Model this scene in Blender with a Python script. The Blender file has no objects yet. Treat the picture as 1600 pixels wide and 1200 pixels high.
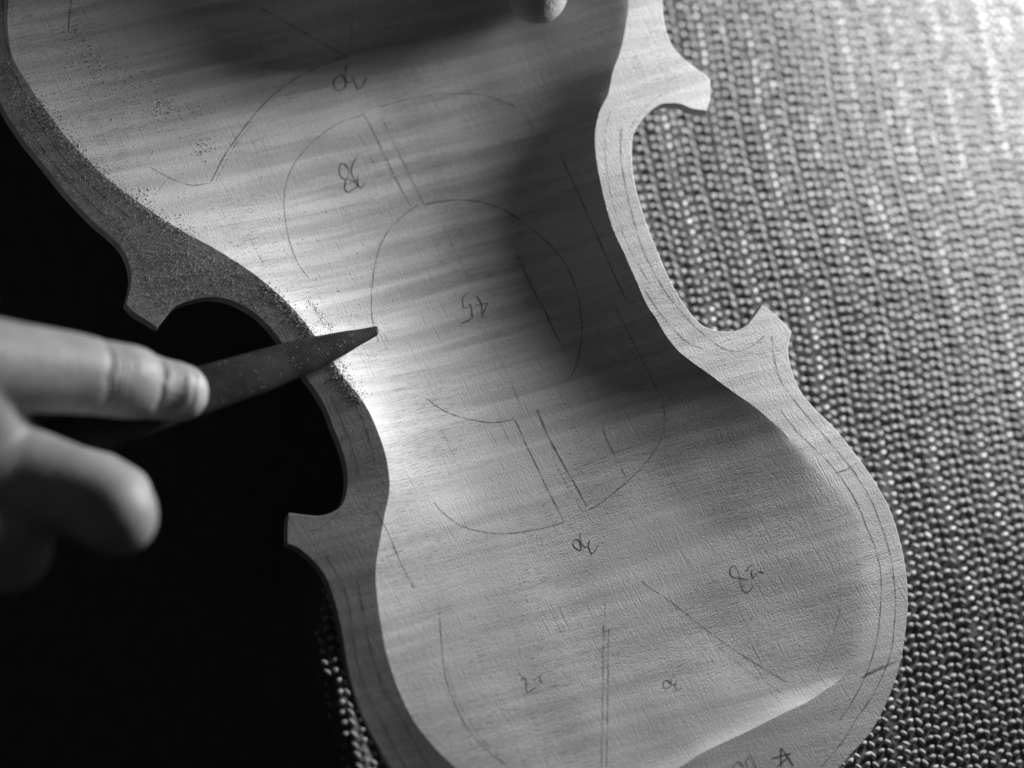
import bpy, bmesh, math, random
import numpy as np
from mathutils import Vector, Matrix, geometry
from mathutils.bvhtree import BVHTree

random.seed(7)
rng = np.random.default_rng(7)
S = 0.0002            # one working unit is 0.2 mm; everything below is laid out in these units
sc = bpy.context.scene

# ------------------------------------------------------------------ camera
FOC = 100.0
DIST = 1600 * FOC / 36.0
TILT = math.radians(11.0)
_dir = np.array([-0.50, -0.86, 0.0]); _dir /= np.linalg.norm(_dir)
CAM = np.array([_dir[0] * math.sin(TILT), _dir[1] * math.sin(TILT), math.cos(TILT)]) * DIST
_f = -CAM / np.linalg.norm(CAM)
_r = np.cross(_f, [0, 1, 0]); _r /= np.linalg.norm(_r)
_u = np.cross(_r, _f)
cam_d = bpy.data.cameras.new('camera'); cam = bpy.data.objects.new('camera', cam_d)
sc.collection.objects.link(cam)
cam.matrix_world = Matrix(((_r[0], _u[0], -_f[0], CAM[0] * S), (_r[1], _u[1], -_f[1], CAM[1] * S),
                           (_r[2], _u[2], -_f[2], CAM[2] * S), (0, 0, 0, 1)))
cam_d.lens = FOC; cam_d.sensor_width = 36; cam_d.clip_start = 0.02; cam_d.clip_end = 20
cam_d.dof.use_dof = True; cam_d.dof.focus_distance = (DIST + 15) * S; cam_d.dof.aperture_fstop = 2.35
cam_d.dof.aperture_blades = 9
sc.camera = cam

def U(px, py, z=0.0):
    """point of the horizontal plane at height z seen at that spot of the photograph"""
    d = _f * (1600 * FOC / 36.0) + _r * (px - 800) + _u * (600 - py)
    t = (z - CAM[2]) / d[2]
    return CAM + d * t

# ------------------------------------------------------------------ world and lamp
w = bpy.data.worlds.new('World'); sc.world = w; w.use_nodes = True
bg = w.node_tree.nodes['Background']
bg.inputs[0].default_value = (1, 1, 1, 1); bg.inputs[1].default_value = 0.019
def area_lamp(name, loc, target, size, watts):
    d = bpy.data.lights.new(name, 'AREA'); d.shape = 'DISK'; d.size = size * S; d.energy = watts; d.color = (1, 1, 1)
    o = bpy.data.objects.new(name, d); sc.collection.objects.link(o)
    o.location = Vector(loc) * S
    o.rotation_euler = (Vector(target) - Vector(loc)).to_track_quat('-Z', 'Y').to_euler()
    return o
area_lamp('work_lamp', (1390, 1060, 255), (150, 50, -20), 560, 3.1)

sc.view_settings.view_transform = 'Standard'; sc.view_settings.look = 'None'
sc.view_settings.exposure = 0.0; sc.view_settings.gamma = 1.0
sc.cycles.use_denoising = True
sc.cycles.max_bounces = 6

# ------------------------------------------------------------------ helpers
def link(name, me, mat=None, parent=None, smooth=True):
    if mat: me.materials.append(mat)
    if smooth: me.polygons.foreach_set('use_smooth', [True] * len(me.polygons))
    o = bpy.data.objects.new(name, me); sc.collection.objects.link(o)
    if parent: o.parent = parent
    return o
def mesh_np(name, v, f):
    """v in working units; f an (n,3|4) array"""
    me = bpy.data.meshes.new(name); v = np.asarray(v, float) * S; f = np.asarray(f, np.int32)
    k = f.shape[1]
    me.vertices.add(len(v)); me.vertices.foreach_set('co', v.ravel())
    me.loops.add(f.size); me.loops.foreach_set('vertex_index', f.ravel())
    me.polygons.add(len(f)); me.polygons.foreach_set('loop_start', np.arange(0, f.size, k, dtype=np.int32))
    me.update(calc_edges=True); me.validate()
    return me
def tag(o, label=None, cat=None, group=None, kind=None):
    if label: o['label'] = label
    if cat: o['category'] = cat
    if group: o['group'] = group
    if kind: o['kind'] = kind
    return o
def catmull(pts, step, closed=False):
    P = [np.array(p, float) for p in pts]; out = []
    n = len(P); segs = n if closed else n - 1
    for i in range(segs):
        p1, p2 = P[i], P[(i + 1) % n]
        p0 = P[(i - 1) % n] if (closed or i > 0) else 2 * p1 - p2
        p3 = P[(i + 2) % n] if (closed or i < n - 2) else 2 * p2 - p1
        L = np.linalg.norm(p2 - p1); m = max(1, int(round(L / step)))
        t0 = 0.; t1 = t0 + max(np.linalg.norm(p1 - p0), 1e-3) ** .5
        t2 = t1 + max(L, 1e-3) ** .5; t3 = t2 + max(np.linalg.norm(p3 - p2), 1e-3) ** .5
        for j in range(m):
            t = t1 + (t2 - t1) * j / m
            a1 = (t1 - t) / (t1 - t0) * p0 + (t - t0) / (t1 - t0) * p1
            a2 = (t2 - t) / (t2 - t1) * p1 + (t - t1) / (t2 - t1) * p2
            a3 = (t3 - t) / (t3 - t2) * p2 + (t - t2) / (t3 - t2) * p3
            b1 = (t2 - t) / (t2 - t0) * a1 + (t - t0) / (t2 - t0) * a2
            b2 = (t3 - t) / (t3 - t1) * a2 + (t - t1) / (t3 - t1) * a3
            out.append((t2 - t) / (t2 - t1) * b1 + (t - t1) / (t2 - t1) * b2)
    if not closed: out.append(P[-1])
    return out
def inside(poly, pts):
    x, y = pts[:, 0], pts[:, 1]; r = np.zeros(len(pts), bool); n = len(poly)
    for i in range(n):
        x1, y1 = poly[i]; x2, y2 = poly[(i + 1) % n]
        if y1 == y2: continue
        c = ((y1 > y) != (y2 > y)) & (x < (x2 - x1) * (y - y1) / (y2 - y1) + x1)
        r ^= c
    return r
def min_dist(pts, loop):
    out = np.empty(len(pts))
    for i in range(0, len(pts), 4000):
        d = pts[i:i + 4000, None, :] - loop[None]
        out[i:i + 4000] = np.sqrt((d ** 2).sum(2).min(1))
    return out

class N:
    """small node-graph helper"""
    def __init__(s, name):
        s.m = bpy.data.materials.new(name); s.m.use_nodes = True; s.t = s.m.node_tree
        s.b = s.t.nodes['Principled BSDF']; s.out = s.t.nodes['Material Output']
        tc = s.t.nodes.new('ShaderNodeTexCoord'); s.co = s.vmul(tc.outputs['Object'], (1 / S,) * 3)
    def put(s, sock, v):
        if isinstance(v, bpy.types.NodeSocket): s.t.links.new(v, sock)
        elif v is not None: sock.default_value = v
    def vmul(s, a, v):
        n = s.t.nodes.new('ShaderNodeVectorMath'); n.operation = 'MULTIPLY'; s.put(n.inputs[0], a); s.put(n.inputs[1], v); return n.outputs[0]
    def vadd(s, a, v):
        n = s.t.nodes.new('ShaderNodeVectorMath'); n.operation = 'ADD'; s.put(n.inputs[0], a); s.put(n.inputs[1], v); return n.outputs[0]
    def rot(s, a, deg):
        n = s.t.nodes.new('ShaderNodeVectorRotate'); n.rotation_type = 'Z_AXIS'; s.put(n.inputs['Vector'], a); n.inputs['Angle'].default_value = math.radians(deg); return n.outputs[0]
    def noise(s, vec, scale=1.0, detail=2.0, rough=.5, dist=0.0):
        n = s.t.nodes.new('ShaderNodeTexNoise'); s.put(n.inputs['Vector'], vec); n.inputs['Scale'].default_value = scale
        n.inputs['Detail'].default_value = detail; n.inputs['Roughness'].default_value = rough; n.inputs['Distortion'].default_value = dist; return n.outputs['Fac']
    def voro(s, vec, scale=1.0, out='Distance'):
        n = s.t.nodes.new('ShaderNodeTexVoronoi'); s.put(n.inputs['Vector'], vec); n.inputs['Scale'].default_value = scale; return n.outputs[out]
    def math(s, op, a, b=None, c=None, clamp=False):
        n = s.t.nodes.new('ShaderNodeMath'); n.operation = op; n.use_clamp = clamp
        for i, v in enumerate((a, b, c)):
            if v is not None: s.put(n.inputs[i], v)
        return n.outputs[0]
    def ramp(s, fac, lo, hi, a=0.0, b=1.0):
        n = s.t.nodes.new('ShaderNodeMapRange'); n.interpolation_type = 'SMOOTHSTEP'
        s.put(n.inputs[0], fac); n.inputs[1].default_value = lo; n.inputs[2].default_value = hi; n.inputs[3].default_value = a; n.inputs[4].default_value = b
        return n.outputs[0]
    def grey(s, v):
        n = s.t.nodes.new('ShaderNodeCombineColor')
        for i in range(3): s.put(n.inputs[i], v)
        return n.outputs[0]
    def bump(s, h, dist, strength=1.0, normal=None):
        n = s.t.nodes.new('ShaderNodeBump'); n.inputs['Strength'].default_value = strength; n.inputs['Distance'].default_value = dist * S
        s.put(n.inputs['Height'], h)
        if normal is not None: s.put(n.inputs['Normal'], normal)
        return n.outputs[0]
    def set(s, base=None, rough=None, spec=None, metal=None, normal=None, sss=None):
        b = s.b
        if base is not None: s.put(b.inputs['Base Color'], s.grey(base) if not isinstance(base, tuple) else base)
        if rough is not None: s.put(b.inputs['Roughness'], rough)
        if spec is not None: b.inputs['Specular IOR Level'].default_value = spec
        if metal is not None: b.inputs['Metallic'].default_value = metal
        if normal is not None: s.put(b.inputs['Normal'], normal)
        if sss: b.inputs['Subsurface Weight'].default_value = sss[0]; b.inputs['Subsurface Radius'].default_value = (1, 1, 1); b.inputs['Subsurface Scale'].default_value = sss[1] * S
        return s.m

# ------------------------------------------------------------------ materials
def wood_material():
    n = N('flamed_maple')
    # x' runs across the grain, y' along it (the grain leans with the plate's axis)
    g = n.rot(n.co, -27.0)
    warp = n.noise(n.vmul(n.co, (.003, .003, .003)), 1, 2)
    fl = n.vadd(n.rot(n.co, -15.5), n.vmul(n.grey(warp), (0, 24, 0)))
    flame = n.noise(n.vmul(fl, (.0022, .042, 0)), 1, 4, .58)
    patch0 = n.noise(n.vmul(n.vadd(n.co, (900, 310, 0)), (.0028, .0028, .0028)), 1, 2)
    ln = n.t.nodes.new('ShaderNodeVectorMath'); ln.operation = 'LENGTH'; n.put(ln.inputs[0], n.vadd(n.co, (520, -330, 0))); fd = ln.outputs['Value']   # the figure is strongest in the wide bout
    flame2 = n.noise(n.vmul(fl, (.006, .13, 0)), 1, 3, .6)
    base = n.math('ADD', n.math('ADD', .73, n.math('MULTIPLY', n.math('SUBTRACT', n.ramp(flame, .34, .66), .5), n.math('MULTIPLY', n.ramp(patch0, .30, .65, .6, 1.15), n.ramp(fd, 250, 1000, .27, .17)))), n.math('MULTIPLY', n.math('SUBTRACT', flame2, .5), .18))
    patch = n.noise(n.vmul(n.co, (.006, .006, .006)), 1, 3)
    # long dark pores along the grain
    pore = n.noise(n.vmul(g, (.30, .010, 0)), 1, 2, .6)
    pore_m = n.math('MULTIPLY', n.ramp(pore, .60, .70), n.ramp(patch, .35, .60))
    # short dashes across the grain left by the toothed plane
    dash = n.noise(n.vmul(n.rot(n.co, -20.0), (.045, .50, 0)), 1, 2, .6)
    zone = n.noise(n.vmul(n.vadd(n.co, (431, 77, 0)), (.0052, .0052, 0)), 1, 2)
    dash_m = n.math('MULTIPLY', n.ramp(dash, .52, .64), n.ramp(zone, .40, .60))
    base = n.math('SUBTRACT', base, n.math('MULTIPLY', pore_m, .15))
    base = n.math('SUBTRACT', base, n.math('MULTIPLY', dash_m, .17))
    base = n.math('MULTIPLY', base, n.ramp(patch, .2, .8, .90, 1.06))
    # relief: tool ridges both ways plus raised fibres
    fib = n.noise(n.vmul(g, (.42, .05, .1)), 1, 2, .6)
    cross = n.noise(n.vmul(n.rot(n.co, -20.0), (.05, .30, 0)), 1, 2, .6)
    fuzz = n.noise(n.vmul(n.co, (.40, .40, .40)), 1, 2, .7)
    h = n.math('ADD', n.math('MULTIPLY', fib, .40), n.math('MULTIPLY', cross, .24))
    h = n.math('ADD', h, n.math('MULTIPLY', fuzz, .62))
    h = n.math('SUBTRACT', h, n.math('MULTIPLY', n.math('ADD', pore_m, dash_m), .25))
    nr = n.bump(h, .85, 1.0)
    return n.set(base=base, rough=.56, spec=.22, normal=nr)
def edge_material():
    n = N('sawn_maple_edge')
    g = n.noise(n.vmul(n.co, (.05, .05, .5)), 1, 3)
    return n.set(base=n.ramp(g, .3, .7, .30, .45), rough=.7, spec=.2, normal=n.bump(g, 1.0))
def pencil_material(name, dark, lo, hi):
    n = N(name)
    a = n.ramp(n.noise(n.vmul(n.co, (.55, .55, .55)), 1, 2, .7), lo, hi, .05, 1.0)
    tr = n.t.nodes.new('ShaderNodeBsdfTransparent'); mx = n.t.nodes.new('ShaderNodeMixShader')
    n.set(base=(dark, dark, dark, 1), rough=.55, spec=.3)
    n.put(mx.inputs[0], a); n.t.links.new(tr.outputs[0], mx.inputs[1]); n.t.links.new(n.b.outputs[0], mx.inputs[2])
    n.t.links.new(mx.outputs[0], n.out.inputs[0])
    return n.m
def steel_material():
    n = N('rasp_steel')
    g = n.rot(n.co, 15.0)
    def saw(vec_rot, per, ax):
        c = n.t.nodes.new('ShaderNodeSeparateXYZ'); n.put(c.inputs[0], n.rot(g, vec_rot))
        return n.math('FRACT', n.math('DIVIDE', c.outputs[ax], per))
    a = saw(38, 3.9, 0); b = saw(-52, 4.8, 0)
    teeth = n.math('MULTIPLY', a, n.math('SUBTRACT', 1.0, n.math('ABSOLUTE', n.math('SUBTRACT', n.math('MULTIPLY', b, 2.0), 1.0))))
    grime = n.noise(n.vmul(n.co, (.02, .02, .02)), 1, 4, .6)
    base = n.math('ADD', n.ramp(grime, .3, .7, .025, .05), n.math('MULTIPLY', n.ramp(teeth, .45, .8), .035))
    return n.set(base=base, rough=n.ramp(grime, .3, .7, .38, .55), metal=.2, spec=.3, normal=n.bump(teeth, .8, .5))
def skin_material():
    n = N('skin')
    mott = n.noise(n.vmul(n.co, (.018, .018, .018)), 1, 4, .6)
    lines = n.voro(n.vmul(n.vadd(n.co, n.vmul(n.grey(mott), (8, 8, 8))), (.14, .10, .12)), 1)
    pores = n.noise(n.vmul(n.co, (.35, .35, .35)), 1, 2, .6)
    h = n.math('ADD', n.math('MULTIPLY', lines, .6), n.math('MULTIPLY', pores, .4))
    return n.set(base=n.ramp(mott, .3, .7, .29, .39), rough=.48, spec=.4, normal=n.bump(h, 1.5, .8), sss=(.25, 5.0))
def simple(name, lo, hi, scale, rough, spec=.3, bump=0):
    n = N(name); g = n.noise(n.vmul(n.co, (scale,) * 3), 1, 3)
    return n.set(base=n.ramp(g, .3, .7, lo, hi), rough=rough, spec=spec, normal=n.bump(g, bump) if bump else None)
M_WOOD, M_EDGE, M_STEEL, M_SKIN = wood_material(), edge_material(), steel_material(), skin_material()
M_PENCIL = pencil_material('graphite', .13, .31, .64)
M_NUM = pencil_material('numeral_graphite', .07, .22, .42)
M_FAINT = pencil_material('faint_graphite', .13, .42, .68)
M_NAIL = simple('fingernail_keratin', .42, .50, .05, .5, .3)
M_YARN = simple('synthetic_yarn', .24, .42, .045, .78, .12, .6)
M_YARN_SHEEN = simple('yarn_painted_sheen', .42, .60, .045, .7, .18, .6)  # same yarn with its highlight painted in as a paler base colour
M_MAT = simple('mat_backing', .09, .15, .05, .8)
M_BENCH = simple('dark_bench_top', .03, .05, .02, .7)
M_DUST = simple('maple_sawdust', .55, .75, .2, .8, .2)

# ------------------------------------------------------------------ the violin back: outline, hollow, edge
OUT = [  # runs between sharp corners; every run starts at a corner
 [(197,472),(210,485),(229,497),(244,507)],
 [(244,507),(250,500),(260,488),(270,478),(288,470),(308,464.5),(330,462),(356,466),(380,476),(404,492),(424,512),(440,533),(460,560),(480,590),(496,612),(510,637),(523,670),(536,704),(543,735),(543.5,755),(540,776),(533,790),(517,801),(498,805.5),(472,803),(452,800)],
 [(452,800),(450,824),(450,847)],
 [(450,847),(463,852),(477,862),(490,874),(508,897),(523,936),(534,982),(543,1035),(554,1080),(569,1121),(587,1155),(610,1195),(645,1240),(700,1285),(770,1328),(860,1360),(960,1374),(1060,1362),(1150,1328),(1230,1275),(1290,1222),(1328,1180),(1360,1144),(1386,1095),(1405,1039),(1414,990),(1418,930),(1414,885),(1404,838),(1388,792),(1364,749),(1337,711),(1304,670),(1270,636),(1250,611),(1239,586),(1232,558),(1231,545),(1233,530),(1237,518)],
 [(1237,518),(1222,502),(1206,487),(1191,477)],
 [(1191,477),(1185,486),(1177,497),(1167,509),(1154,516),(1137,519),(1119,517),(1096,508),(1072,481),(1050,445),(1027,394),(1004,333),(990,280),(986.5,240),(990,206),(1002,186),(1014,174),(1025,166),(1036,161.5),(1050,160.5),(1065,162),(1079,168),(1104,172)],
 [(1104,172),(1109,150),(1109,123)],
 [(1109,123),(1100,115),(1077,99),(1051,73),(1040,47),(1035,20),(1034,-10),(1033,-50),(1028,-110),(1018,-180),(998,-260),(962,-350),(905,-445),(825,-530),(718,-598),(590,-636),(450,-636),(312,-598),(190,-525),(95,-428),(30,-310),(-10,-195),(-28,-85),(-28,15),(-18,95),(3,163),(37,217),(70,258),(101,297),(150,348),(167,362),(183,377),(195,393),(202,412),(205,430),(203,448),(197,472)],
]
INN = [(19,86),(49,139),(71,169),(101,210),(142,255),(180,289),(225,322),(270,352),(311,375),(340,391),(375,413),(412,440),(440,463),(470,496),(490,521),(510,549),(534,584),(552,607),(566,626),(579,648),(590,673),(600,702),(607,733),(609,757),(607,778),(602,800),(595,838),(588,880),(587,905),(590,940),(596,984),(605,1028),(621,1072),(640,1114),(662,1147),(692,1181),(735,1218),(790,1245),(855,1258),(930,1250),(1005,1224),(1067,1196),(1094,1178),(1131,1160),(1165,1144),(1195,1129),(1225,1114),(1259,1098),(1287,1080),(1312,1062),(1335,1030),(1350,985),(1356,935),(1354,885),(1345,838),(1328,795),(1305,758),(1280,733),(1244,696),(1210,662),(1176,633),(1142,609),(1112,587),(1082,566),(1059,547),(1041,524),(1026,498),(1011,475),(997,444),(978,402),(957,354),(942,300),(932,246),(930,205),(938,172),(950,148),(958,112),(969,82),(978,41),(982,0),(978,-60),(966,-130),(943,-210),(903,-310),(848,-402),(770,-485),(672,-545),(562,-576),(450,-573),(342,-538),(240,-473),(152,-385),(88,-280),(46,-170),(24,-60),(12,20)]
outline = []; corner_idx = []
for run in OUT:
    c = catmull([U(*p)[:2] for p in run], 6.0)
    corner_idx.append(len(outline)); outline += c[:-1]
outline = np.array(outline)
inner = np.array(catmull([U(*p)[:2] for p in INN], 6.0, closed=True))
_s = rng.normal(0, .45, len(inner)); inner += np.stack([np.convolve(np.r_[_s, _s[:6]], np.ones(7) / 7, 'valid')[:len(inner)]] * 2, 1) * 1.6
x0, y0 = outline.min(0); x1, y1 = outline.max(0)
STEP = 9.0
gx, gy = np.meshgrid(np.arange(x0, x1, STEP), np.arange(y0, y1, STEP * .866)); gx = gx + (np.arange(gx.shape[0]) % 2)[:, None] * STEP / 2
grid = np.stack([gx.ravel(), gy.ravel()], 1) + rng.uniform(-.8, .8, (gx.size, 2))
grid = grid[inside(outline, grid)]
grid = grid[(min_dist(grid, outline) > 5) & (min_dist(grid, inner) > 5)]
nO, nI = len(outline), len(inner)
pts = np.concatenate([outline, inner, grid])
eds = [(i, (i + 1) % nO) for i in range(nO)] + [(nO + i, nO + (i + 1) % nI) for i in range(nI)]
cv, ce, cf, *_o = geometry.delaunay_2d_cdt([Vector(p) for p in pts], eds, [], 0, 1e-4)
P2 = np.array([tuple(v) for v in cv]); T = np.array([tuple(f) for f in cf])
assert len(P2) == len(pts), (len(P2), len(pts))
T = T[inside(outline, P2[T].mean(1))]
a_, b_, c_ = P2[T[:, 0]], P2[T[:, 1]], P2[T[:, 2]]
ar = (b_[:, 0] - a_[:, 0]) * (c_[:, 1] - a_[:, 1]) - (b_[:, 1] - a_[:, 1]) * (c_[:, 0] - a_[:, 0])
T[ar < 0] = T[ar < 0][:, ::-1]; T = T[np.abs(ar) > 1e-3]
# membrane over the hollowed area (cotangent Laplacian, conjugate gradients)
free = inside(inner, P2); free[:nO + nI] = False
tri_in = inside(inner, P2[T].mean(1))
Ti = T[tri_in]; I, J, W = [], [], []
areaV = np.zeros(len(P2))
for k in range(3):
    i, j, l = Ti[:, k], Ti[:, (k + 1) % 3], Ti[:, (k + 2) % 3]
    e1, e2 = P2[i] - P2[l], P2[j] - P2[l]
    cr = np.abs(e1[:, 0] * e2[:, 1] - e1[:, 1] * e2[:, 0]) + 1e-9
    cot = (e1 * e2).sum(1) / cr * .5
    I += [i, j]; J += [j, i]; W += [cot, cot]
    areaV += np.bincount(i, cr / 6, len(P2))
I, J, W = np.concatenate(I), np.concatenate(J), np.concatenate(W)
axis = np.array([.457, -.89]); cc = U(752, 494)[:2]
sv = (P2 - cc) @ axis
g = .75 - .41 / (1 + np.exp(-(sv - 260) / 70)) + 2.6 * np.exp(-((sv + 30) / 290) ** 2) + 20.0 / (1 + np.exp(-(sv - 738) / 9))
diag = np.bincount(I, W, len(P2))
def A(x):
    x = np.where(free, x, 0.)
    return np.where(free, diag * x - np.bincount(I, W * x[J], len(P2)), 0.)
b = np.where(free, areaV * g, 0.); x = np.zeros(len(P2)); r = b.copy(); Mi = np.where(free, 1 / np.maximum(diag, 1e-9), 0.)
z = Mi * r; p = z.copy(); rz = r @ z
for it in range(420):
    Ap = A(p); al = rz / (p @ Ap); x += al * p; r -= al * Ap; z = Mi * r; rz2 = r @ z
    if rz2 < 1e-7 * (b @ (Mi * b)): break
    p = z + rz2 / rz * p; rz = rz2
t = x / x.max()
# towards the lower right the scraped surface runs out into the rim without an edge
soft = np.clip(1 - np.linalg.norm(P2 - U(1355, 850)[:2], axis=1) / 260, 0, 1) + .35 * np.clip(1 - np.linalg.norm(P2 - U(985, 20)[:2], axis=1) / 260, 0, 1)
t = t * t / (t + .045 * soft + 1e-6); DEPTH, KK = 66.0, .6
depth = DEPTH * (1 - np.exp(-KK * t)) / (1 - math.exp(-KK))
def vnoise(p, f, seed):
    from mathutils import noise
    return np.array([noise.noise(Vector((q[0] * f + seed, q[1] * f, seed))) for q in p])
wob = vnoise(P2, .012, 3.3)
topz = -depth + wob * np.where(free, 1.2, .5)
# the flat rim falls away a little towards the outside, most on the side the rasp has been working
rim = ~inside(inner, P2); rim[nO:nO + nI] = False
dI = min_dist(P2[rim], inner); ctr = U(752, 494)[:2]
sidew = np.clip(-((P2[rim] - ctr) @ np.array([.89, .457])) / 250, -.2, 1)
topz[rim] -= dI * np.tan(np.radians(1.0 + 6.0 * np.clip(sidew, 0, 1)))
# edge rings below the top face: a tiny round-over, then the sawn wall that flares out under the plate
def ring_normals(o):
    d = np.roll(o, -1, 0) - np.roll(o, 1, 0); nn = np.stack([d[:, 1], -d[:, 0]], 1); nn /= np.linalg.norm(nn, axis=1)[:, None] + 1e-9
    area = 0.5 * np.sum(o[:, 0] * np.roll(o[:, 1], -1) - np.roll(o[:, 0], -1) * o[:, 1])
    return nn if area > 0 else -nn
nrm = ring_normals(outline)
flare = 1.6 + 5.0 * np.clip(nrm @ np.array([-.86, -.5]), 0, 1)
EDGE = 24.0
r1 = np.c_[outline + nrm * .9, topz[:nO] - 1.4]
r2 = np.c_[outline + nrm * flare[:, None], topz[:nO] - EDGE * .8]
botP = P2.copy(); botP[:nO] += nrm * (flare[:, None] - 1.5)
botz = -EDGE - depth * .98
botz[:nO] += topz[:nO]
nV = len(P2)
V = np.concatenate([np.c_[P2, topz], r1, r2, np.c_[botP, botz]])
o1, o2, o3 = nV, nV + nO, nV + 2 * nO
F = [T, T[:, ::-1] + o3]
orient = 1 if 0.5 * np.sum(outline[:, 0] * np.roll(outline[:, 1], -1) - np.roll(outline[:, 0], -1) * outline[:, 1]) > 0 else -1
def strip(oa, ob):
    i = np.arange(nO); j = (i + 1) % nO
    q = [np.stack([oa + i, ob + i, ob + j], 1), np.stack([oa + i, ob + j, oa + j], 1)]
    return [(a if orient > 0 else a[:, ::-1]) for a in q]
F += strip(0, o1) + strip(o1, o2) + strip(o2, o3)
F = np.concatenate(F); nT = len(T)
me = mesh_np('violin_back', V, F)
plate = link('violin_back', me, M_WOOD)
me.materials.append(M_EDGE)
mi = np.zeros(len(F), np.int32); mi[nT:] = 1; me.polygons.foreach_set('material_index', mi)
# keep the rim crisp: sharp edges along the outline and the hollow's border
bm = bmesh.new(); bm.from_mesh(me); bm.verts.ensure_lookup_table()
for i in range(nO):
    e = bm.edges.get((bm.verts[i], bm.verts[(i + 1) % nO]))
    if e: e.smooth = False
    e = bm.edges.get((bm.verts[o1 + i], bm.verts[o1 + (i + 1) % nO]))
    if e: e.smooth = False
    e = bm.edges.get((bm.verts[o2 + i], bm.verts[o2 + (i + 1) % nO]))
    if e: e.smooth = False
for ci in corner_idx:
    for oo, oo2 in ((0, o1), (o1, o2)):
        e = bm.edges.get((bm.verts[oo + ci], bm.verts[oo2 + ci]))
        if e: e.smooth = False
softI = np.linalg.norm(inner - U(1355, 850)[:2], axis=1) < 200
for i in range(nI):
    if softI[i]: continue
    e = bm.edges.get((bm.verts[nO + i], bm.verts[nO + (i + 1) % nI]))
    if e: e.smooth = False
bm.to_mesh(me); bm.free()
tag(plate, 'unvarnished hollowed maple violin back with pencil marks, lying face down on the woven mat', 'violin back')
TOPBVH = BVHTree.FromPolygons([Vector(v) for v in np.c_[P2, topz]], [tuple(int(k) for k in f) for f in T])
def surf(x, y, default=None):
    hit = TOPBVH.ray_cast(Vector((x, y, 400)), Vector((0, 0, -1)))
    return (hit[0].z, hit[1]) if hit[0] is not None else (default, Vector((0, 0, 1)))
def on_plate(px, py):
    """the plate point seen at that spot of the photograph"""
    q = U(px, py, 0)
    for _ in range(4):
        zz, _n = surf(q[0], q[1], 0.0); q = U(px, py, zz)
    return np.array([q[0], q[1], surf(q[0], q[1], 0.0)[0]])

# ------------------------------------------------------------------ pencil marks on the plate
def stroke(pl, width, v, f, step=3.0, jitter=.25, smooth=True):
    pw = [on_plate(*p)[:2] for p in (catmull(pl, 8.0) if (smooth and len(pl) > 2) else catmull([pl[0], pl[-1]], 8.0) if len(pl) == 2 else pl)]
    c = np.array(catmull(pw, step))
    ph = random.random() * 9
    d = np.gradient(c, axis=0); d /= np.linalg.norm(d, axis=1)[:, None] + 1e-9
    nn = np.stack([-d[:, 1], d[:, 0]], 1); base = len(v); m = 0
    for i in range(len(c)):
        wd = width * .8 * (.75 + .35 * math.sin(i * .37 + ph) * math.sin(i * .11 + ph * 2)) * (.55 if i in (0, len(c) - 1) else 1)
        q = c[i] + nn[i] * jitter * math.sin(i * .23 + ph)
        for s_ in (-.5, .5):
            xy = q + nn[i] * wd * s_; zz, _n = surf(xy[0], xy[1], None)
            if zz is None: zz = surf(*q, 0.0)[0] or 0.0
            v.append((xy[0], xy[1], zz + .28))
        if i: k = base + 2 * i; f.append((k - 2, k - 1, k + 1, k))
def pencil(name, strokes, width=2.0, mat=None, smooth=True, label=None):
    v, f = [], []
    for pl in strokes: stroke(pl, width, v, f, smooth=smooth)
    f = np.array(f)
    a = np.array(v); q = f[0]; up = np.cross(a[q[1]] - a[q[0]], a[q[2]] - a[q[0]])[2]
    if up < 0: f = f[:, ::-1]
    o = link(name, mesh_np(name, v, f), mat or M_PENCIL, plate)
    if label: o['label'] = label
    return o
L = lambda sts, wd=2.0, mat=None, sm=True: pencil('pencil_line', sts, wd, mat, sm)
L([[(330,284),(350,245),(385,195),(425,150),(470,118),(510,99),(540,88)]], 2.6)
L([[(337,284),(362,236),(392,196)]], 1.6, M_FAINT)
L([[(233,260),(265,278),(300,289),(328,286)]], 1.7)
L([[(247,300),(258,283)]], 1.5, M_FAINT); L([[(232,248),(240,235)]], 1.5, M_FAINT)
L([[(112,0),(108,30),(107,50)]], 2.2)
L([[(405,11),(470,48),(532,83),(545,88)]], 2.4)
L([[(552,0),(550,40),(547,78)]], 2.0, M_FAINT)
L([[(570,178),(535,190),(500,212),(470,242),(452,272),(444,310),(447,350),(455,385),(468,415),(482,434)]], 1.7)
L([[(569,177),(600,240),(625,292),(642,322)]], 2.2)
L([[(596,184),(625,243),(662,318)]], 1.9)
L([[(594,168),(625,158),(670,149),(720,146),(765,151),(805,166)]], 1.9)
L([[(812,172),(840,205),(862,228)]], 1.5, M_FAINT)
L([[(665,320),(700,313),(740,314),(778,324),(810,342),(836,362),(862,386),(885,415),(901,455),(909,500),(907,540),(899,575),(886,596)]], 2.5)
L([[(652,320),(625,342),(600,371),(586,415),(581,460),(582,500),(592,535)]], 2.0)
L([[(875,240),(893,280),(912,322),(940,385),(965,442),(980,471)]], 2.6)
L([[(962,480),(984,524),(1010,575),(1036,625)]], 1.8)
L([[(1036,625),(1039,660),(1032,688),(1010,722),(980,752),(945,781),(920,796)]], 1.8)
L([[(807,397),(830,446),(848,480),(866,517),(881,547)]], 3.0, None)
L([[(881,547),(892,568)]], 1.8, M_FAINT)
L([[(665,621),(682,634),(699,644),(725,653),(770,660),(804,655)]], 2.3)
L([[(805,656),(830,711),(856,764),(881,814)]], 2.4)
L([[(839,640),(864,696),(890,741),(917,791)]], 3.4)
L([[(868,722),(890,765),(911,800)]], 1.7, M_FAINT)
L([[(678,786),(695,803),(725,823),(762,832),(800,833),(845,826),(882,816)]], 2.0)
L([[(910,800),(935,790),(960,768),(985,752)]], 1.6, M_FAINT)
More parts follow.
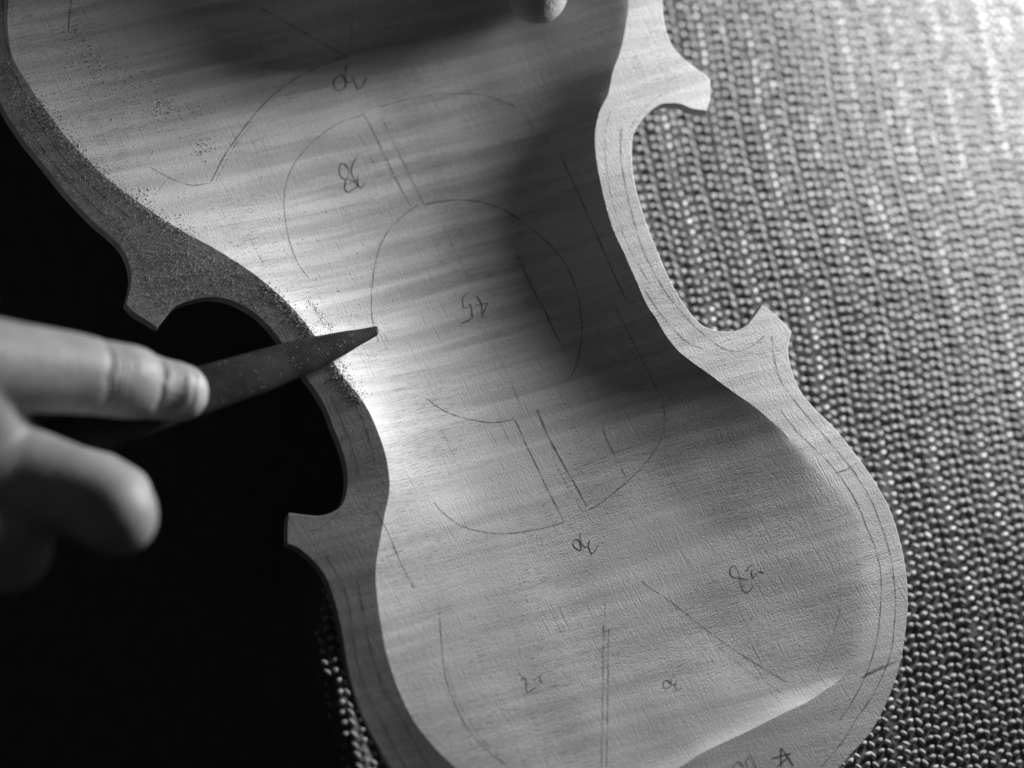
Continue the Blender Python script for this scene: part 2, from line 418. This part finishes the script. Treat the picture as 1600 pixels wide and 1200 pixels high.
L([[(940,666),(955,700),(968,725),(978,745)]], 2.0)
L([[(897,734),(950,712),(1014,689)]], 1.6, M_FAINT)
L([[(1000,907),(1056,946),(1112,990),(1161,1024),(1230,1066)]], 1.9)
L([[(1120,1008),(1165,1045),(1222,1083)]], 1.4, M_FAINT)
L([[(1312,905),(1313,952),(1307,976),(1292,1016),(1277,1050)]], 1.5, M_FAINT)
L([[(687,955),(692,1027),(700,1072),(719,1117),(737,1147),(762,1172),(793,1197)]], 2.2)
L([[(697,1040),(708,1078),(726,1113),(748,1148),(775,1176)]], 1.7, M_FAINT)
L([[(943,975),(942,1080),(940,1199)]], 1.8); L([[(951,982),(950,1090),(948,1199)]], 1.6); L([[(946,930),(946,1000)]], 1.4, M_FAINT)
L([[(586,797),(597,815),(610,840),(629,885),(647,919)]], 2.0)
L([[(591,877),(610,868),(631,859)]], 2.0)
L([[(690,345),(715,400),(742,455)]], 1.3, M_FAINT); L([[(757,512),(790,580),(812,630)]], 1.4, M_FAINT)
L([[(388,362),(402,395),(412,412)]], 1.5, M_FAINT); L([[(373,378),(405,371)]], 1.4, M_FAINT)
# border lines round the flat rim
L([[(971,200),(970,225),(972,258),(984,319),(1002,382),(1022,425),(1056,477),(1094,517),(1128,543),(1150,549),(1176,540),(1195,524)]], 2.0)
L([[(955,172),(947,200),(946,228),(954,300),(972,360),(994,408),(1017,444)]], 1.9, M_FAINT)
L([[(1007,452),(1040,500),(1075,535),(1100,545)]], 2.0)
L([[(1206,524),(1208,550),(1213,573),(1222,597),(1244,629),(1285,677),(1326,726),(1356,771),(1375,815),(1389,859),(1398,912),(1399,960),(1390,1027),(1367,1080),(1337,1125),(1315,1160),(1283,1198)]], 2.1)
L([[(1219,640),(1247,676),(1277,704),(1307,737),(1334,776),(1354,822)]], 2.0)
L([[(1319,752),(1341,790),(1354,823),(1369,859),(1377,907),(1375,960),(1369,1005),(1352,1057),(1337,1087),(1311,1127)]], 2.2)
L([[(1303,739),(1322,734),(1340,722)]], 2.2); L([[(1297,813),(1332,797)]], 1.4, M_FAINT)
L([[(1345,1059),(1375,1045),(1404,1031)]], 3.6); L([[(1352,1054),(1380,1040)]], 2.2)
L([[(1062,140),(1032,149),(1005,172),(985,200)]], 1.6, M_FAINT)
L([[(4,0),(7,49),(22,112),(49,169),(90,236),(142,289),(180,322),(204,341)]], 2.6)
L([[(52,214),(101,277),(150,326),(187,360),(210,390),(225,424),(229,450)]], 2.4)
L([[(244,462),(238,468),(232,464),(229,450)]], 1.8, M_FAINT)
L([[(360,430),(394,441),(420,456),(446,482),(462,506)]], 2.6)
L([[(517,617),(536,662),(553,708),(561,745)]], 2.2); L([[(544,614),(566,655),(580,700),(586,722)]], 2.6)
L([[(530,800),(512,815),(498,826),(480,829)]], 2.4, M_FAINT)
L([[(507,866),(535,911),(546,952),(554,1012),(569,1072),(595,1125),(625,1185),(634,1198)]], 2.4)
L([[(558,905),(565,940),(572,975),(578,1009),(599,1072),(629,1125),(662,1185),(672,1198)]], 2.6)
def mark(x, y, k, sts): return [[(x + a / k, y + b_ / k) for a, b_ in st] for st in sts]
G = lambda sts, lab, wd=1.9, mat=None: pencil('pencil_numeral', sts, wd * 1.05, mat or M_NUM, True, lab)
G(mark(500, 90, 16, [[(500,440),(400,500),(340,600),(350,720),(400,800),(480,840),(580,790),(640,680),(620,540),(570,450),(500,440)],[(690,180),(640,330),(650,420),(680,500)],[(640,590),(720,620),(830,600)],[(855,430),(850,560),(880,620),(900,700),(950,780),(1060,720),(1120,620),(1160,500)]]), 'faint pencilled 30 at the shadow edge', 2.4)
G(mark(500, 240, 16, [[(640,650),(540,590),(495,480),(490,340),(520,260),(580,240),(660,300),(730,430),(700,580),(650,660),(625,780),(620,900),(690,970),(800,920),(940,800),(880,720),(760,660),(640,650)],[(920,100),(840,220),(790,380),(800,500),(860,630),(950,700)],[(985,510),(940,600),(960,700),(960,780),(1020,860),(1090,790),(1150,720)]]), 'pencilled 38 inside the large oval', 1.9)
G(mark(690, 440, 16, [[(720,265),(620,310),(535,400),(520,520),(555,650),(640,660),(715,560),(750,680),(765,800),(775,900)],[(775,900),(640,985),(495,1045)],[(870,350),(940,460),(990,560),(1005,680),(990,800)],[(850,595),(990,565),(1155,535)],[(1155,535),(1080,700),(1010,850)],[(1010,850),(1020,910)]]), 'pencilled 45 at the middle of the waist', 2.0)
G(mark(870, 815, 16, [[(380,530),(430,480),(520,440),(570,480),(600,590),(615,690),(590,725),(500,690),(430,620),(400,540)],[(585,280),(595,400),(615,510),(660,600),(720,640),(780,610)],[(825,455),(800,560),(795,660),(830,740),(870,805),(950,750),(1000,660),(1050,585)]]), 'dark pencilled 30 below the long ruled lines', 2.2)
G(mark(1120, 865, 16, [[(410,290),(340,360),(325,450),(350,540),(420,590),(500,610),(570,600),(560,530),(520,430),(470,330),(410,290)],[(570,600),(600,750),(650,890),(735,975),(820,930),(890,850),(905,780)],[(500,610),(650,625),(795,655)],[(720,450),(800,350),(865,275),(900,330)],[(880,410),(870,500),(900,620),(960,560),(1030,440)],[(1040,450),(1130,465),(1180,500)]]), 'large pencilled 28 in the shaded side of the bout', 1.8)
G(mark(790, 1030, 16, [[(410,530),(430,450),(490,490),(520,600),(510,720),(545,825),(650,770),(770,690)],[(520,620),(620,590)],[(700,530),(780,460),(860,410),(930,375)],[(855,420),(860,520),(900,600)]]), 'very faint pencilled 27 in the left of the bout', 1.6)
G(mark(1010, 1030, 16, [[(640,630),(570,560),(490,520),(430,570),(430,680),(500,740),(580,690),(640,630),(700,625)],[(690,420),(640,490),(615,570),(640,630)],[(775,550),(720,620),(725,720),(780,785),(850,740),(890,670)]]), 'pencilled 30 close to the end block', 1.7)
pencil('pencil_letter', mark(1110, 1125, 10, [[(1105,430),(1170,520),(1300,720)],[(1105,430),(1100,600),(1110,740)],[(950,610),(1100,560),(1265,520)],[(1045,725),(1120,660),(1200,590)]]), 2.3, M_NUM, True, 'pencilled letter A on the end block')
pencil('pencil_letter', mark(1110, 1125, 10, [[(620,530),(670,640),(720,748)],[(600,580),(555,640),(575,730)],[(400,690),(430,650),(500,700),(520,740)],[(350,700),(365,748)]]), 2.4, M_NUM, True, 'pencilled strokes running off the end block')

# ------------------------------------------------------------------ rasp
UP = [(587,509.5),(579,511),(560,514.5),(540,517),(500,524),(464,531),(420,542),(380,553),(340,564),(300,575),(240,593),(180,613),(100,641),(0,678),(-120,722),(-240,768)]
LO = [(588,525),(580,530),(562,540),(540,554),(500,575),(460,594),(420,612),(380,627),(340,642),(300,657),(240,679),(180,702),(100,731),(0,766),(-120,810),(-240,855)]
tipz = on_plate(585, 518)[2]
RZ = lambda px: 15 + (506 - px) * .20
def rasp_mesh():
    u_, l_ = catmull(UP, 7.0), catmull(LO, 7.0)
    n_ = 96
    def res(c):
        c = np.array(c); s_ = np.r_[0, np.cumsum(np.linalg.norm(np.diff(c, axis=0), axis=1))]; q = np.linspace(0, s_[-1], n_) 
        return np.stack([np.interp(q, s_, c[:, k]) for k in range(2)], 1)
    # same station spacing, denser at the tip
    u_, l_ = res(u_), res(l_)
    rings = []; K = 26
    for i in range(n_):
        pxm = (u_[i, 0] + l_[i, 0]) / 2; zc = RZ(pxm)
        a, b2 = U(*u_[i], zc), U(*l_[i], zc)
        c = (a + b2) / 2; hw = (a - b2) / 2; H = np.linalg.norm(hw)
        ring = []
        for k in range(K):
            th = 2 * math.pi * k / K; ct, st = math.cos(th), math.sin(th)
            up = st * H * .34 if st > 0 else st * H * .26
            up = min(up, 13.5) if st > 0 else max(up, -10)
            ring.append(c + hw * (abs(ct) ** .9 * (1 if ct > 0 else -1)) + np.array([0, 0, up]))
        rings.append(ring)
    # rounded nose
    v = []; 
    c0 = np.mean(rings[0], 0); fw = np.mean(rings[0], 0) - np.mean(rings[3], 0); fw /= np.linalg.norm(fw)
    R0 = np.linalg.norm(rings[0][0] - c0)
    nose = [[c0 + (q - c0) * math.cos(al) + fw * R0 * .55 * math.sin(al) for q in rings[0]] for al in (1.35, 1.0, .6, .25)]
    allr = nose + rings
    for r_ in allr: v += [tuple(q) for q in r_]
    f = []
    for i in range(len(allr) - 1):
        for k in range(K):
            f.append((i * K + k, i * K + (k + 1) % K, (i + 1) * K + (k + 1) % K, (i + 1) * K + k))
    me = mesh_np('rasp', v, f)
    bm = bmesh.new(); bm.from_mesh(me); bm.verts.ensure_lookup_table()
    bm.faces.new([bm.verts[k] for k in range(K)]); bm.faces.new([bm.verts[len(v) - K + k] for k in range(K)])
    bmesh.ops.recalc_face_normals(bm, faces=bm.faces); bm.to_mesh(me); bm.free()
    return me
rasp = link('rasp', rasp_mesh(), M_STEEL)
tag(rasp, 'dark steel rasp with fine teeth, its pointed tip over the violin back', 'rasp')

# ------------------------------------------------------------------ hands
def sphere_cloud(bones):
    bm = bmesh.new()
    for (p0, r0), (p1, r1) in bones:
        p0, p1 = np.array(p0), np.array(p1); L_ = np.linalg.norm(p1 - p0); m = max(2, int(L_ / (min(r0, r1) * .22)))
        for k in range(m + 1):
            t_ = k / m; r_ = r0 + (r1 - r0) * t_; q = p0 + (p1 - p0) * t_
            bmesh.ops.create_icosphere(bm, subdivisions=3, radius=r_ * S, matrix=Matrix.Translation(Vector(q) * S))
    return bm
def hand_mesh(name, bones, voxel=4.0, smooth=16):
    bm = sphere_cloud(bones); me = bpy.data.meshes.new(name); bm.to_mesh(me); bm.free()
    o = bpy.data.objects.new(name + '_source', me); sc.collection.objects.link(o)
    m = o.modifiers.new('remesh', 'REMESH'); m.mode = 'VOXEL'; m.voxel_size = voxel * S
    m2 = o.modifiers.new('smooth', 'SMOOTH'); m2.factor = .5; m2.iterations = smooth
    dg = bpy.context.evaluated_depsgraph_get(); dg.update()
    res = bpy.data.meshes.new_from_object(o.evaluated_get(dg)); res.name = name
    bpy.data.objects.remove(o); bpy.data.meshes.remove(me)
    return res
J3 = lambda px, py, z, r_: (U(px, py, z), r_)
zr = lambda px: RZ(px) + 12
def chain(js): return list(zip(js[:-1], js[1:]))
idx = [J3(-260,560,345,92), J3(-120,560,318,80), J3(20,574,250,67), J3(105,582,207,61.5), J3(150,589,184,58.5), J3(205,598,150,55), J3(240,606,126,49), J3(266,610,117,47), J3(281,613,113,44.5)]
thb = [J3(-200,700,250,120), J3(-60,735,205,86), J3(30,742,204,74), J3(95,763,214,69), J3(140,779,226,66), J3(176,797,238,64), J3(184,806,242,59)]
pad = [J3(110,742,170,46), J3(158,752,176,44), J3(188,775,190,48)]
web = [J3(-80,600,280,84), J3(-40,660,238,70), J3(-4,692,206,58), J3(20,720,200,60)]
palm = [J3(-330,600,320,140), J3(-300,760,280,150)]
palm2 = [J3(-220,760,250,120), J3(-70,835,200,92), J3(6,850,205,74)]
mid = [J3(-250,470,300,84), J3(-130,420,230,74), J3(-70,470,120,64), J3(-110,560,60,56)]
rng_f = [J3(-300,420,270,80), J3(-200,350,200,70), J3(-150,420,100,60), J3(-190,520,50,54)]
lit = [J3(-350,380,240,72), J3(-290,310,170,60), J3(-240,370,90,52), J3(-270,450,50,46)]
wrist = [J3(-330,650,310,150), J3(-650,690,330,140), J3(-900,720,330,150)]
hm = hand_mesh('hand', sum([chain(c) for c in (idx, thb, pad, web, palm, palm2, mid, rng_f, lit, wrist)], []) + [((U(-330,600,320), 140), (U(-260,560,330), 92))])
# skin folds over the finger joints, along the index finger's axis
co = np.empty(len(hm.vertices) * 3); hm.vertices.foreach_get('co', co); co = co.reshape(-1, 3) / S
no = np.empty(len(hm.vertices) * 3); hm.vertices.foreach_get('normal', no); no = no.reshape(-1, 3)
A0, A1 = np.array(U(105,582,207)), np.array(U(284,614,111)); ax = (A1 - A0) / np.linalg.norm(A1 - A0)
rel = co - A0; s_ = rel @ ax; rad = np.linalg.norm(rel - s_[:, None] * ax, axis=1)
upn = np.clip(no[:, 2] + .35, 0, 1)
side = (rel @ np.array([0, 1, 0]))
near = (rad < 75) & (s_ > 0)
def S_at(px): return (px - 105) / (284 - 105) * np.linalg.norm(A1 - A0)
disp = np.zeros(len(co))
wv = 2.2 * np.sin(side * .11) + 1.2 * np.sin(side * .23 + 1)
for px, wdt, amp, cur in ((139, 2.4, 1.8, -.0012), (147, 3.4, 8.0, -.0010), (156, 2.8, 5.0, -.0006), (164, 2.6, 4.2, 0), (173, 2.4, 2.4, .0004), (181, 2.2, 1.4, .0005), (229, 2.4, 1.6, .0012), (238, 4.6, 10.0, .0012), (248, 2.8, 3.2, .0012), (256, 2.4, 3.0, .0012), (264, 2.4, 2.8, .0012), (272, 2.2, 2.4, .0012), (281, 2.4, 3.0, .0012)):
    q = s_ - S_at(px) - wv + cur * side ** 2
    disp -= amp * np.exp(-(q / wdt) ** 2)
disp += 3.0 * np.exp(-((s_ - S_at(200)) / 26) ** 2)
disp -= 1.5 * np.exp(-((s_ - S_at(258)) / 12) ** 2)
co += no * (disp * near * upn)[:, None]
hm.vertices.foreach_set('co', (co * S).ravel()); hm.update()
hand = link('hand', hm, M_SKIN)
tag(hand, 'hand pressing the rasp with a straight index finger, thumb below it', 'hand')
def nail(handobj, center, along, across, ln, wd, seg=(14, 12)):
    me_ = handobj.data
    bv = BVHTree.FromPolygons([v.co / S for v in me_.vertices], [tuple(p_.vertices) for p_ in me_.polygons])
    along = np.array(along) / np.linalg.norm(along); across = np.array(across) / np.linalg.norm(across); up = np.cross(along, across)
    if up[2] < 0: up = -up
    v, f = [], []
    for i in range(seg[0] + 1):
        a = i / seg[0]
        wv_ = wd * (1 - abs(2 * a - 1) ** 5 * .28) * (1 if a > .12 else .86 + a)
        for j in range(seg[1] + 1):
            c = 2 * j / seg[1] - 1
            p_ = np.array(center) + along * (a - .5) * ln + across * c * wv_ * .5 + along * (c * c) * (-4 if a > .5 else 3)
            h = bv.ray_cast(Vector(p_ + up * 90), Vector(-up))
            q = np.array(h[0]) if h[0] is not None else p_
            edge = max(abs(c), abs(2 * a - 1)) 
            q = q + up * (2.6 - 3.2 * max(0, edge - .82) / .18)
            v.append(q)
    for i in range(seg[0]):
        for j in range(seg[1]):
            k = i * (seg[1] + 1) + j; f.append((k, k + 1, k + seg[1] + 2, k + seg[1] + 1))
    f = np.array(f); a = np.array(v)
    if np.cross(a[f[0][1]] - a[f[0][0]], a[f[0][2]] - a[f[0][0]])[2] < 0: f = f[:, ::-1]
    return link('fingernail', mesh_np('fingernail', v, f), M_NAIL, handobj)
al = A1 - A0; al[2] -= 60
nail(hand, U(302, 615, 111 + 30), al, np.cross(al, [0, 0, 1]), 42, 66)
# the hand that steadies the plate from above: mostly outside the picture, its thumb in the hollow
sz = on_plate(842, -5)[2]
th2 = [J3(905,-330,150,82), J3(880,-215,100,72), J3(856,-120,60,64), J3(843,-52,sz+84,55), J3(840,-10,sz+52,49)]
in2 = [J3(1180,-420,80,70), J3(1160,-250,100,52), J3(1112,-118,62,44), J3(1086,-76,4,37), J3(1056,-24,-52,29)]
mi2 = [J3(1240,-440,40,70), J3(1270,-300,-20,50), J3(1190,-190,-60,40), J3(1110,-130,-64,31)]
ri2 = [J3(1260,-520,30,66), J3(1310,-400,-20,48), J3(1230,-310,-60,38), J3(1140,-250,-64,30)]
li2 = [J3(1240,-600,30,60), J3(1320,-500,-20,44), J3(1250,-430,-60,34), J3(1160,-370,-64,27)]
pl2 = [J3(905,-330,150,82), J3(1000,-480,170,100), J3(1150,-500,90,110)]
wr2 = [J3(1060,-540,130,120), J3(1120,-760,170,110), J3(1180,-1000,190,120)]
hm2 = hand_mesh('hand', sum([chain(c) for c in (th2, in2, mi2, ri2, li2, pl2, wr2)], []) + [((U(1150,-500,90), 110), (U(1180,-420,60), 70)), ((U(1150,-500,90), 100), (U(1240,-600,30), 60))], voxel=5.0, smooth=6)
hand2 = link('hand', hm2, M_SKIN)
tag(hand2, 'hand at the top edge, only a shadowed thumb tip and one fingertip showing', 'hand')

# ------------------------------------------------------------------ woven mat
MATZ = -EDGE - DEPTH * .98 - 9
BRINK = np.array([U(*q, -60)[:2] for q in catmull([(640,1420),(590,1300),(556,1200),(530,1105),(508,1015),(530,900),(620,780),(720,600),(640,330),(420,60),(250,-200),(100,-700)], 12.0)])
def mat_z(x, y):
    """the mat slopes off gently to the upper right; along the brink on the left it humps up and hangs down over the bench end"""
    z = MATZ - .085 * (x * .7 + y * .7)
    z += 3 * np.sin(x * .011 + y * .004) + 2 * np.sin(y * .013 - x * .003)
    p = np.stack([x, y], 1); n2 = np.empty(len(x)); s2 = np.empty(len(x))
    tan = np.gradient(BRINK, axis=0); tan /= np.linalg.norm(tan, axis=1)[:, None]
    for i in range(0, len(p), 4000):
        d = p[i:i + 4000, None] - BRINK[None]; k = (d ** 2).sum(2).argmin(1); dd = d[np.arange(len(k)), k]; tt = tan[k]
        n2[i:i + 4000] = np.linalg.norm(dd, axis=1) * np.sign(tt[:, 0] * dd[:, 1] - tt[:, 1] * dd[:, 0]); s2[i:i + 4000] = k
    low = np.clip((60 - s2) / 38, 0, 1.15)                     # the hump grows towards the lower end
    z += np.exp(-(np.maximum(n2, -n2 * .6) / 26) ** 2) * 60 * low
    return z - np.minimum(np.maximum(n2 - 6, 0) * 9, 560)
bx0, bx1, by0, by1 = -1150, 1500, -950, 1000
gx, gy = np.meshgrid(np.arange(bx0, bx1 + 1, 14.), np.arange(by0, by1 + 1, 14.))
nx_, ny_ = gx.shape[1], gx.shape[0]
vz = mat_z(gx.ravel(), gy.ravel()) - 5
k = (np.arange(ny_ - 1)[:, None] * nx_ + np.arange(nx_ - 1)[None]).ravel()
mat = link('woven_mat', mesh_np('woven_mat', np.c_[gx.ravel(), gy.ravel(), vz], np.stack([k, k + 1, k + nx_ + 1, k + nx_], 1)), M_MAT)
tag(mat, 'grey ribbed woven mat of shiny yarn spread under the violin back', 'mat')
# every stitch is a short plump loop; ribs of six, alternate stitches lean the other way
ico = bmesh.new(); bmesh.ops.create_icosphere(ico, subdivisions=1, radius=1.0); ico.verts.ensure_lookup_table()
iv = np.array([tuple(v.co) for v in ico.verts]); itf = np.array([[q.index for q in f.verts] for f in ico.faces]); ico.free()
RIB, PER, ROW = 82.0, 6, 16.2
rows = np.arange(-80, 80); cols = np.arange(-130, 140)
cg, rg = np.meshgrid(cols, rows); cg, rg = cg.ravel(), rg.ravel()
k6 = cg % PER; ph = (k6 + .5) / PER
yy = rg * ROW + 3.2 * np.sin(2 * np.pi * ph) + np.where(k6 % 2 == 0, 1.8, -1.8)
xx = cg * (RIB / PER)
jx, jy = rng.normal(0, .9, len(xx)), rng.normal(0, 1.0, len(xx))
wx = xx - .19 * yy + 5 * np.sin(yy * .012) + jx
wy = yy + .05 * xx + 7 * np.sin(xx * .0075 + 1) + jy
keep = (wx > bx0 + 20) & (wx < bx1 - 20) & (wy > by0 + 20) & (wy < by1 - 20)
wx, wy, k6, ph = wx[keep], wy[keep], k6[keep], ph[keep]
hz = mat_z(wx, wy) + 1.6 * np.sin(np.pi * ph) + rng.normal(0, .7, len(wx)) - 2
ang = np.where(k6 % 2 == 0, .62, -.5) + rng.normal(0, .12, len(wx)); ang[k6 == 5] = -.8 
lx = np.where(k6 == 5, 8.4, 7.3) * rng.uniform(.9, 1.1, len(wx)); ly = rng.uniform(4.0, 5.1, len(wx)); lz = rng.uniform(3.2, 4.4, len(wx))
hz[k6 == 5] -= .8
from mathutils import noise as _mn
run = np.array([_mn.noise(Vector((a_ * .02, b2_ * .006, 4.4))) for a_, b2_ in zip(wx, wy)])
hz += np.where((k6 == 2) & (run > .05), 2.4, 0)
bright = (k6 == 2) & (run + rng.normal(0, .08, len(wx)) + .30 * np.clip(wy / 600, -1, 1) > .17) | (rng.random(len(wx)) < .012)  # painted sheen on rib columns, more towards the top, plus random stitches
hang = mat_z(wx, wy) < MATZ - .085 * .7 * (wx + wy) - 45
wx, wy, hz, ang, lx, ly, lz, bright = [q[~hang] for q in (wx, wy, hz, ang, lx, ly, lz, bright)]
lv = iv[None] * np.stack([lx, ly, lz], 1)[:, None]
ca, sa = np.cos(ang)[:, None], np.sin(ang)[:, None]
V_ = np.stack([lv[..., 0] * ca - lv[..., 1] * sa + wx[:, None], lv[..., 0] * sa + lv[..., 1] * ca + wy[:, None], lv[..., 2] + hz[:, None]], 2)
F_ = (itf[None] + (np.arange(len(wx)) * len(iv))[:, None, None]).reshape(-1, 3)
st = link('yarn_stitch', mesh_np('yarn_stitch', V_.reshape(-1, 3), F_), M_YARN, mat); st.data.materials.append(M_YARN_SHEEN)
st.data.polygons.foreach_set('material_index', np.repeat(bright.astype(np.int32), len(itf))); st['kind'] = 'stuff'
bm = bmesh.new(); bl = list(BRINK[::3] + np.array([34, 0])); far = [(1900, BRINK[-1][1]), (1900, BRINK[0][1])]
poly = [(q[0], q[1]) for q in bl] + far
ring_t = [bm.verts.new((x_ * S, y_ * S, (MATZ - 30 - .0595 * (x_ + y_)) * S)) for x_, y_ in poly]
ring_b = [bm.verts.new((v_.co.x, v_.co.y, v_.co.z - 170 * S)) for v_ in ring_t]
bm.faces.new(ring_t); bm.faces.new(ring_b[::-1])
for k in range(len(poly)): bm.faces.new([ring_t[k], ring_b[k], ring_b[(k + 1) % len(poly)], ring_t[(k + 1) % len(poly)]])
bmesh.ops.recalc_face_normals(bm, faces=bm.faces); bme = bpy.data.meshes.new('workbench'); bm.to_mesh(bme); bm.free()
bench = link('workbench', bme, M_BENCH, None, False)
tag(bench, 'dark bench top under the woven mat', None, None, 'structure')
floor = link('floor', mesh_np('floor', [(-9000, -9000, -760), (9000, -9000, -760), (9000, 9000, -760), (-9000, 9000, -760)], [(0, 1, 2, 3)]), M_BENCH)
tag(floor, 'dark floor below the bench', None, None, 'structure')

# ------------------------------------------------------------------ sawdust on the plate and the rasp
def dust():
    spots = []
    def line_cloud(pl, n_, spread, smin, smax, bias=0.0):
        c = np.array(catmull(pl, 4.0))
        for _ in range(n_):
            q = c[random.randrange(len(c))]; spots.append((q[0] + random.gauss(bias, spread), q[1] + random.gauss(-bias, spread), random.uniform(smin, smax) ** 1))
    def box(x_0, y_0, x_1, y_1, n_, smin, smax):
        for _ in range(n_): spots.append((random.uniform(x_0, x_1), random.uniform(y_0, y_1), random.uniform(smin, smax)))
    def blob(x_, y_, sx, sy, n_, smin, smax):
        for _ in range(n_): spots.append((random.gauss(x_, sx), random.gauss(y_, sy), random.uniform(smin, smax)))
    line_cloud([(60,160),(101,214),(160,274),(225,322),(300,366)], 620, 9, .8, 2.3)
    line_cloud([(420,452),(450,482),(478,512),(498,524)], 330, 7, .9, 2.4)
    line_cloud([(482,470),(505,500),(520,518)], 120, 4, .8, 2.0)
    line_cloud([(520,572),(534,592),(548,612),(556,628)], 330, 7, .9, 2.5, 5)
    line_cloud([(10,100),(60,215),(140,310),(200,365),(240,430)], 900, 13, .6, 1.7)
    blob(255, 425, 42, 34, 700, .6, 1.9); blob(320, 440, 50, 25, 350, .5, 1.5); blob(400, 470, 30, 25, 220, .5, 1.6)
    blob(120, 60, 18, 14, 45, .9, 2.2); blob(150, 95, 22, 12, 60, .9, 2.3); blob(185, 130, 35, 18, 70, .8, 2.1); blob(230,150,30,25,80,.8,2.2)
    blob(320, 228, 12, 10, 45, .9, 2.5); blob(222, 304, 10, 8, 40, .9, 2.6); blob(275, 170, 30, 12, 60, .8, 2.2)
    box(20, 0, 420, 330, 380, .5, 1.2); box(230, 300, 620, 520, 420, .5, 1.4)
    box(560, 380, 800, 800, 160, .5, 1.3)
    for _ in range(420):
        x_, y_ = random.gauss(1190, 85), random.gauss(810, 75); spots.append((x_, y_, random.uniform(.5, 1.5)))
    box(900, 700, 1350, 1050, 350, .5, 1.3); box(600, 830, 900, 1180, 300, .4, 1.1)
    blob(800, 220, 12, 4, 12, .9, 2.0); blob(1100, 980, 140, 80, 250, .5, 1.2)
    ico = bmesh.new(); bmesh.ops.create_icosphere(ico, subdivisions=1, radius=1.0); ico.verts.ensure_lookup_table()
    base = np.array([tuple(v_.co) for v_ in ico.verts])[:12]; ico.free()
    bm0 = bmesh.new(); bmesh.ops.create_icosphere(bm0, subdivisions=0 or 1, radius=1.0); bm0.free()
    oct_v = np.array([(1,0,0),(-1,0,0),(0,1,0),(0,-1,0),(0,0,1),(0,0,-1)], float)
    oct_f = np.array([(0,2,4),(2,1,4),(1,3,4),(3,0,4),(2,0,5),(1,2,5),(3,1,5),(0,3,5)])
    vs, fs = [], []
    for px, py, s0 in spots:
        s0 = (.36 + s0 * .34) * (.72 if px > 850 else 1)
        q = on_plate(px, py) if True else None
        zz, nn = surf(q[0], q[1], None)
        if zz is None: continue
        a = random.uniform(0, 6.28); el = random.uniform(.8, 1.35)
        R_ = np.array([[math.cos(a), -math.sin(a), 0], [math.sin(a), math.cos(a), 0], [0, 0, 1]])
        o_ = (oct_v * np.array([s0 * el, s0 * .8, s0 * random.uniform(.7, 1.25)]) + rng.normal(0, s0 * .18, (6, 3))) @ R_.T
        fs.append(oct_f + len(vs) * 6); vs.append(o_ + np.array([q[0], q[1], zz + s0 * .45]))
    # specks lying on the rasp
    rb = BVHTree.FromPolygons([v_.co / S for v_ in rasp.data.vertices], [tuple(p_.vertices) for p_ in rasp.data.polygons])
    for _ in range(70):
        t_ = random.random(); x_ = 340 + 220 * t_; y_ = (564 - 52 * t_) + random.random() * (78 - 58 * t_); q = U(x_, y_, RZ(x_))
        h = rb.ray_cast(Vector((q[0], q[1], 400)), Vector((0, 0, -1)))
        if h[0] is None: continue
        s0 = random.uniform(.4, .85)
        fs.append(oct_f + len(vs) * 6); vs.append(oct_v * s0 + np.array(h[0]) + np.array([0, 0, s0 * .4]))
    return np.concatenate(vs), np.concatenate(fs)
dv, df = dust()
du = link('wood_dust', mesh_np('wood_dust', dv, df), M_DUST, smooth=False)
tag(du, 'pale wood dust scattered over the violin back and the rasp', 'wood dust', None, 'stuff')
